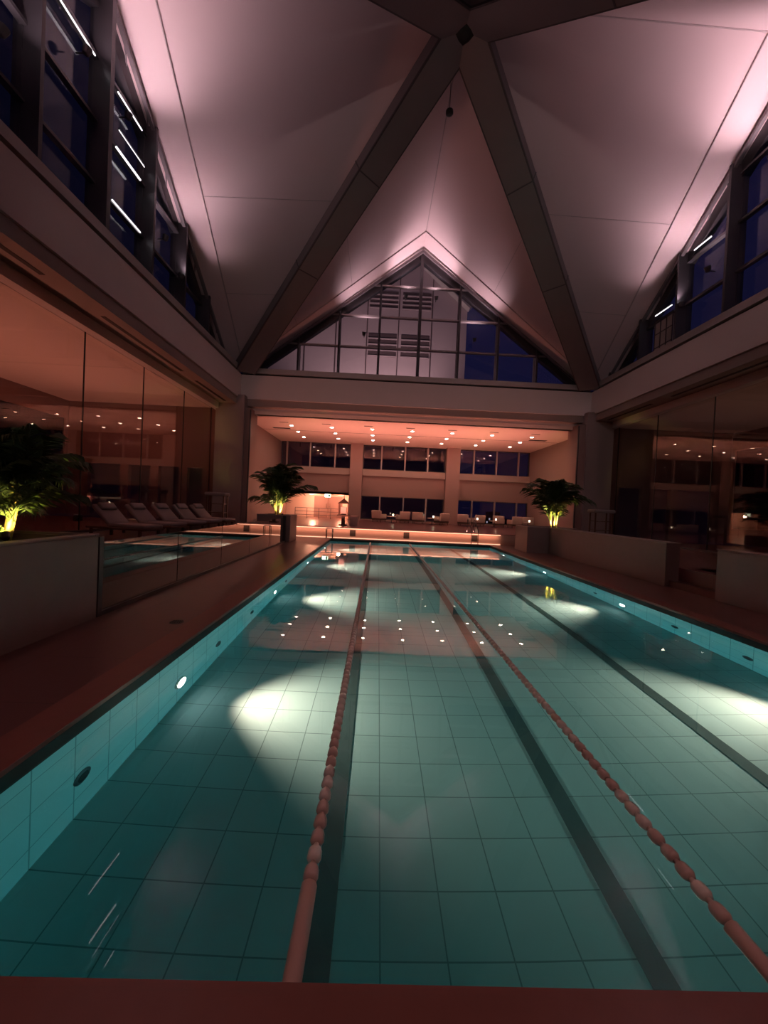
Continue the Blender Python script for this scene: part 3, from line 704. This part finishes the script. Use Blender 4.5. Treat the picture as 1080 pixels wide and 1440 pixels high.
# grab rails at the far end of the pool
t = thing('grab_rail', 'short steel grab rail at the far left pool corner', 'grab rail', (-2.42, 18.98, 0))
for dx in (0.0, 0.30):
    bm = BM(); tube(bm, [(dx, 0.14, 0), (dx, 0.14, 0.38), (dx, 0.10, 0.46), (dx, 0.02, 0.48), (dx, -0.07, 0.46), (dx, -0.12, 0.38), (dx, -0.12, 0)], 0.022, 8); obj('rail', bm, M_CHROME, t, True)
bm = BM(); tube(bm, [(0.0, 0.02, 0.48), (0.30, 0.02, 0.48)], 0.02, 8); obj('crossbar', bm, M_CHROME, t, True)
t = thing('handrail', 'steel stair handrail where the raised deck steps down at the right pool end', 'handrail', (4.75, 19.0, 0))
for dx in (0.0, 0.34):
    bm = BM(); tube(bm, [(dx, -0.02, 0), (dx, -0.02, 0.62), (dx, 0.05, 0.72), (dx, 0.75, 1.18), (dx, 0.9, 1.2), (dx, 0.95, 1.12), (dx, 0.95, DZ)], 0.02, 8); obj('rail', bm, M_DARKST, t, True)

# wooden lantern stand and pale bin
t = thing('lantern_stand', 'tall dark timber lantern on a stand before the lit recess', 'lantern', (-1.86, 21.75, DZ))
bm = BM(); box(bm, -0.22, 0.22, -0.22, 0.22, 0, 0.06); box(bm, -0.09, 0.09, -0.09, 0.09, 0.06, 0.52); obj('pedestal', bm, M_WOOD, t)
bm = BM(); rbox(bm, -0.34, 0.34, -0.34, 0.34, 0.52, 0.60, 0.02, 1); obj('tray', bm, M_WOOD, t)
for sx in (-1, 1):
    for sy in (-1, 1):
        bm = BM(); box(bm, sx*0.25-0.025, sx*0.25+0.025, sy*0.25-0.025, sy*0.25+0.025, 0.6, 1.22); obj('post', bm, M_WOOD, t)
bm = BM(); lathe(bm, [(0.46, 1.22), (0.42, 1.26), (0.16, 1.42), (0.05, 1.5), (0.02, 1.72)], 4, Matrix.Rotation(PI/4, 4, 'Z')); obj('roof', bm, M_WOOD, t)
bm = BM(); rbox(bm, -0.16, 0.16, -0.16, 0.16, 0.6, 1.05, 0.03, 2); obj('shade', bm, M_CUSH, t)
t = thing('towel_bin', 'pale square bin beside the timber lantern', 'bin', (-1.28, 22.3, DZ))
bm = BM(); rbox(bm, -0.22, 0.22, -0.22, 0.22, 0, 0.5, 0.02, 2); obj('bin_body', bm, M_CUSH, t)
bm = BM(); rbox(bm, -0.235, 0.235, -0.235, 0.235, 0.5, 0.54, 0.01, 1); obj('lid', bm, M_PAINT, t)
# railing in front of the recess
t = thing('railing', 'low dark railing in front of the bright entrance recess', 'railing', (-4.4, 29.4, DZ))
for k in range(5):
    bm = BM(); tube(bm, [(-1.8+0.9*k, 0, 0), (-1.8+0.9*k, 0, 0.8)], 0.02, 6); obj('post', bm, M_DARKST, t)
for z in (0.28, 0.54, 0.8):
    bm = BM(); tube(bm, [(-1.8, 0, z), (1.8, 0, z)], 0.018, 6); obj('rail', bm, M_DARKST, t)
# exit sign
t = thing('exit_sign', 'small bright white and green sign hanging in the entrance recess', 'sign', (-3.86, 30.05, 2.18))
bm = BM(); rbox(bm, -0.24, 0.24, -0.03, 0.03, -0.02, 0.26, 0.008, 1); obj('sign_box', bm, M_DARKST, t)
bm = BM(); box(bm, -0.225, 0.225, -0.036, -0.031, 0.0, 0.24); obj('sign_face', bm, M_SIGN, t)
bm = BM(); box(bm, 0.06, 0.19, -0.040, -0.0365, 0.03, 0.21); obj('pictogram', bm, M_SIGNG, t)
bm = BM(); tube(bm, [(0, 0, 0.26), (0, 0, 0.30)], 0.012, 6); obj('hanger', bm, M_DARKST, t)

# armchairs and low tables by the lounge windows
def make_armchair(label, loc, rz):
    t = thing('lounge_armchair', label, 'armchair', loc, rz, 'armchairs by the lounge windows')
    bm = BM(); rbox(bm, -0.40, 0.40, -0.38, 0.38, 0.14, 0.30, 0.03, 2); obj('frame', bm, M_RATTAN, t)
    bm = BM(); rbox(bm, -0.30, 0.30, -0.34, 0.28, 0.30, 0.46, 0.05, 3); obj('seat_cushion', bm, M_CUSH, t, True)
    bm = BM(); rbox(bm, -0.40, 0.40, 0.26, 0.42, 0.28, 0.86, 0.05, 3, Matrix.Translation((0, 0.3, 0.3)) @ Matrix.Rotation(-0.15, 4, 'X') @ Matrix.Translation((0, -0.3, -0.3))); obj('backrest', bm, M_CUSH, t, True)
    for sx in (-1, 1):
        bm = BM(); rbox(bm, sx*0.35-0.07, sx*0.35+0.07, -0.38, 0.36, 0.28, 0.60, 0.03, 2); obj('arm', bm, M_CUSH, t, True)
        for sy in (-1, 1):
            bm = BM(); tube(bm, [(sx*0.34, sy*0.32, 0), (sx*0.34, sy*0.32, 0.15)], 0.025, 6); obj('leg', bm, M_WOOD, t)
    return t
def make_table(label, loc):
    t = thing('side_table', label, 'side table', loc, 0, 'low round tables by the lounge windows')
    bm = BM(); lathe(bm, [(0.36, 0.44), (0.38, 0.45), (0.38, 0.475), (0.36, 0.485)], 20); obj('table_top', bm, M_CUSH, t)
    bm = BM(); tube(bm, [(0, 0, 0.02), (0, 0, 0.45)], 0.03, 8); obj('stem', bm, M_DARKST, t)
    bm = BM(); lathe(bm, [(0.22, 0), (0.22, 0.015), (0.04, 0.03)], 16); obj('base', bm, M_DARKST, t)
    return t
def make_candle(label, loc):
    t = thing('table_lamp', label, 'lamp', loc, 0, 'small glowing lamps on the lounge tables')
    bm = BM(); lathe(bm, [(0.05, 0), (0.05, 0.02), (0.02, 0.03)], 12); obj('lamp_base', bm, M_DARKST, t)
    bm = BM(); lathe(bm, [(0.035, 0.03), (0.055, 0.08), (0.05, 0.15), (0.03, 0.16)], 12); obj('lamp_shade', bm, M_CAND, t)
    return t
chairs = [(0.2, 28.3, 2.6), (1.95, 28.6, 3.5), (3.1, 28.5, 2.9), (4.8, 28.3, 3.6), (6.5, 28.4, 2.7), (7.7, 29.0, 3.3), (9.2, 28.7, 2.8), (10.3, 28.5, 3.3), (11.35, 28.7, 2.9)]
A0 = None
for i, (x, y, rz) in enumerate(chairs):
    lab = 'cream cushioned armchair by the lounge windows, %s from the left' % ORD[i]
    if A0 is None: A0 = make_armchair(lab, (x, y, DZ), rz)
    else: dup(A0, (x, y, DZ), rz, lab)
tables = [(1.1, 27.7), (4.0, 27.6), (7.1, 27.3), (8.5, 27.5), (10.8, 27.2)]
T0 = None
for i, (x, y) in enumerate(tables):
    lab = 'low round table among the lounge armchairs, %s from the left' % ORD[i]; l2 = 'small glowing lamp on the %s low table from the left' % ORD[i]
    if T0 is None: T0 = make_table(lab, (x, y, DZ)); C0 = make_candle(l2, (x+0.1, y, DZ+0.485))
    else: dup(T0, (x, y, DZ), 0, lab); dup(C0, (x+0.1, y, DZ+0.485), 0, l2)

# loungers on the left aisle
def make_lounger(label, loc, rz):
    t = thing('sun_lounger', label, 'sun lounger', loc, rz, 'sun loungers in a row on the left aisle')
    bm = BM(); rbox(bm, -0.36, 0.36, -1.0, 0.95, 0.24, 0.30, 0.015, 1); obj('frame', bm, M_WOOD, t)
    for sx in (-1, 1):
        for y in (-0.85, 0.8):
            bm = BM(); box(bm, sx*0.31-0.03, sx*0.31+0.03, y-0.03, y+0.03, 0, 0.25); obj('leg', bm, M_WOOD, t)
    bm = BM(); rbox(bm, -0.34, 0.34, -1.0, 0.25, 0.30, 0.40, 0.04, 3); obj('mattress', bm, M_TOWEL, t, True)
    mt = Matrix.Translation((0, 0.22, 0.32)) @ Matrix.Rotation(0.72, 4, 'X')
    bm = BM(); rbox(bm, -0.34, 0.34, 0.0, 0.80, 0.0, 0.10, 0.04, 3, mt); obj('backrest', bm, M_TOWEL, t, True)
    bm = BM(); rbox(bm, -0.24, 0.24, 0.52, 0.78, 0.09, 0.19, 0.045, 3, mt); obj('pillow', bm, M_TOWEL, t, True)
    return t
LG = None
for i, y in enumerate((11.0, 12.4, 13.8, 15.2, 16.6)):
    lab = 'white sun lounger behind the glass balustrade, %s of the row from the camera' % ORD[i]
    if LG is None: LG = make_lounger(lab, (-7.1, y, DZ-0.02), PI/2-0.25)
    else: dup(LG, (-7.1, y, DZ-0.02), PI/2-0.25, lab)
# towel stands with white tops
def towel_stand(label, loc):
    t = thing('towel_stand', label, 'towel stand', loc)
    for sx in (-1, 1):
        for sy in (-1, 1):
            bm = BM(); box(bm, sx*0.38-0.025, sx*0.38+0.025, sy*0.22-0.025, sy*0.22+0.025, 0, 1.34); obj('post', bm, M_WOOD, t)
    for z in (0.12, 0.55, 0.95):
        bm = BM(); box(bm, -0.38, 0.38, -0.22, 0.22, z, z+0.03); obj('shelf', bm, M_WOOD, t)
    bm = BM(); rbox(bm, -0.48, 0.48, -0.32, 0.32, 1.34, 1.50, 0.06, 3); obj('padded_top', bm, M_TOWEL, t, True)
towel_stand('dark shelved stand with a white padded top beside the left column', (-7.45, 18.1, DZ-0.02))
towel_stand('dark shelved stand with a white padded top beside the right column', (10.2, 17.3, DZ-0.02))

# sprinkler head hanging from the roof and a cable on the right beam
t = thing('smoke_detector', 'small dark detector hanging under the roof fabric by the ridge', 'detector', (1.9, 13.5, 15.45))
bm = BM(); lathe(bm, [(0.06, -0.12), (0.13, -0.08), (0.13, 0.0), (0.05, 0.04)], 14); obj('detector_body', bm, M_BLACK, t)
bm = BM(); tube(bm, [(0, 0, 0.03), (0, 0, 1.0)], 0.012, 6); obj('stem', bm, M_DARKST, t)

# ------------------------------------------------------------------ outside: the neighbouring tower and the city
t = thing('neighbouring_tower', 'pale neighbouring tower with louvres and a sloping roof seen through the far gable', 'tower', (-2.0, 44.0, 0))
bm = BM(); poly_solid(bm, [(-11.0, 0, -30), (11.3, 0, -30), (11.3, 0, 24.6), (5.2, 0, 29.6), (-4.0, 0, 29.6), (-11.0, 0, 22.0)], (0, 14, 0)); obj('wall', bm, M_TOWER, t)
for x0 in (0.2, 3.9):
    for z0, hh in ((14.2, 1.9), (18.6, 2.6), (24.0, 2.0)):
        bm = BM(); box(bm, x0, x0+3.2, -0.06, -0.01, z0, z0+hh); lo = obj('louvre', bm, M_LOUVRE, t)
        bm = BM()
        for q in range(4): box(bm, x0, x0+3.2, -0.16, -0.06, z0+q*hh/4, z0+q*hh/4+0.12)
        obj('louvre_blades', bm, M_TOWER, lo)
for x in (-7, -3.5, 0, 3.55, 7.3):
    bm = BM(); box(bm, x-0.06, x+0.06, -0.05, -0.005, 8, 28.5); obj('panel_joint', bm, M_LOUVRE, t)
for sg, xa, za_ in ((1, 11.3, 24.4), (-1, -11.0, 21.8)):
    bm = BM(); beam(bm, (xa+sg*0.3, -0.5, za_), (5.3 if sg > 0 else -4.1, -0.5, 29.8), 0.9, 0.7); obj('roof_edge', bm, M_CAP, t)
light('SPOT', 'tower flood', (0.5, 36.5, 9.0), 5200, (1.0, 0.66, 0.66), (-1.0, 44, 20), 0.4, 110, 0.7)
cm = [city('city lights a', 1.7, 2.2, (1.0, 0.72, 0.42), 0.84, 0.9), city('city lights b', 1.5, 2.0, (0.85, 0.88, 1.0), 0.86, 0.8)]
for i, (x, y, wd, z, lab) in enumerate(((-8, 190, 26, -6, 'dark city block with scattered lit windows left of the other city towers'), (20, 230, 20, 2, 'dark city tower with lit windows behind the middle lounge windows'),
        (48, 260, 30, -14, 'broad dark city block with lit windows right of the middle lounge column'), (75, 240, 18, -3, 'slim dark city tower with lit windows behind the right lounge windows'),
        (2, 320, 18, -10, 'far slim city tower between the larger city blocks'), (-120, 210, 40, 4, 'broad city block with lit windows beyond the left room'), (170, 210, 44, 2, 'broad city block with lit windows beyond the right room'))):
    t = thing('city_tower', lab, 'building', (x, y, -160), 0, 'city buildings beyond the windows')
    bm = BM(); box(bm, -wd/2, wd/2, 0, wd, 0, 160+z); obj('facade', bm, cm[i % 2], t)
    bm = BM(); box(bm, -wd/5, wd/5, wd*0.2, wd*0.6, 160+z, 164+z); obj('plant_room', bm, M_DARKST, t)

# ================================================================== other lamps
# light of the strip under the deck edge: washes the riser
light('AREA', 'riser strip light', (-0.3, YR-0.22, 0.40), 20, (1.0, 0.40, 0.24), (-0.3, YR+0.2, 0.16), 13.0, size_y=0.03)
dl = light('AREA', 'lounge ceiling fill', (2.0, YR+0.6, DZ+0.06), 420, (1.0, 0.33, 0.24), (2.0, YR+5.6, LZ), 15.0, size_y=0.06); dl.data.spread = math.radians(80)  # added fill, aimed up to brighten the lounge ceiling
# entrance recess
t = thing('recess_downlight', 'warm ceiling lamp inside the entrance recess', 'lamp', (-5.4, 31.7, 2.42))
bm = BM(); lathe(bm, [(0.16, 0.0), (0.16, -0.03), (0.12, -0.05)], 18); obj('lamp_shade', bm, M_CAND, t)
light('POINT', 'recess light', (-5.2, 31.6, 2.2), 150, (1.0, 0.42, 0.25), None, 0.12)
light('POINT', 'recess light', (-3.0, 31.8, 2.2), 90, (1.0, 0.40, 0.24), None, 0.12)
# uplights added to brighten the ceilings of the left and right glass rooms
for x, y, pw in ((-12.6, 5.5, 190), (-12.6, 11.0, 260), (-12.6, 16.5, 320), (16.0, 14.5, 50), (16.0, 8.0, 40)):
    w_ = 'left' if x < 0 else 'right'; wh = {5.5: 'nearest', 11.0: 'middle', 16.5: 'farthest', 14.5: 'farther', 8.0: 'nearer'}[y]
    t = thing('fill_uplight', '%s added warm fill uplight in the %s glass room' % (wh, w_), 'uplight', (x, y, DZ-0.02))
    bm = BM(); lathe(bm, [(0.16, 0), (0.16, 0.25), (0.13, 0.27), (0.12, 0.2)], 16); obj('housing', bm, M_DARKST, t)
    bm = BM(); lathe(bm, [(0.115, 0.205), (0.1, 0.21)], 16); obj('lens', bm, M_CAND, t)
    light('SPOT', 'room fill light', (x, y, DZ+0.28), pw, (1.0, 0.32, 0.21) if x < 0 else (1.0, 0.50, 0.34), (x, y, 6.5), 0.12, 150, 0.6)

# ================================================================== sky
wd = bpy.data.worlds.new('dusk sky'); SC.world = wd; wd.use_nodes = True
n, l = wd.node_tree.nodes, wd.node_tree.links; n.clear()
out = n.new('ShaderNodeOutputWorld'); bg = n.new('ShaderNodeBackground'); tc = n.new('ShaderNodeTexCoord'); sp = n.new('ShaderNodeSeparateXYZ')
cr = n.new('ShaderNodeValToRGB'); mr = n.new('ShaderNodeMapRange'); mr.inputs[1].default_value = -0.7; mr.inputs[2].default_value = 0.9
l.new(tc.outputs['Generated'], sp.inputs[0]); l.new(sp.outputs['X'], mr.inputs[0]); l.new(mr.outputs[0], cr.inputs[0])
cr.color_ramp.elements[0].color = (0.003, 0.003, 0.009, 1); cr.color_ramp.elements[1].color = (0.015, 0.014, 0.062, 1)
e = cr.color_ramp.elements.new(0.5); e.color = (0.020, 0.019, 0.085, 1)
l.new(cr.outputs[0], bg.inputs[0]); bg.inputs[1].default_value = 0.32; l.new(bg.outputs[0], out.inputs[0])

# ================================================================== camera
F, ROLL, VP = 541.0, 0.045, (530.0, 711.0)
fw = Vector(((VP[0]-540)/F, -(VP[1]-720)/F, -1.0)).normalized()
up = Vector((math.sin(ROLL), math.cos(ROLL), 0)); up = (up - fw*up.dot(fw)).normalized(); rt = fw.cross(up)
R = Matrix((rt, fw, up))
cd = bpy.data.cameras.new('camera'); cam = bpy.data.objects.new('camera', cd); COL.objects.link(cam)
cam.matrix_world = Matrix.Translation((0, 0, EYE)) @ R.to_4x4()
cd.sensor_fit = 'VERTICAL'; cd.sensor_height = 24.0; cd.lens = 24.0*F/1440.0; cd.clip_end = 1500; cd.clip_start = 0.02
SC.camera = cam
vs = SC.view_settings; vs.view_transform = 'Standard'; vs.look = 'None'; vs.gamma = 1.0; vs.exposure = 0.0; vs.use_curve_mapping = False
cy = SC.cycles
cy.sample_clamp_indirect = 0.0; cy.caustics_reflective = False; cy.caustics_refractive = False
cy.max_bounces = 10; cy.diffuse_bounces = 4; cy.glossy_bounces = 5; cy.transmission_bounces = 8; cy.transparent_max_bounces = 12
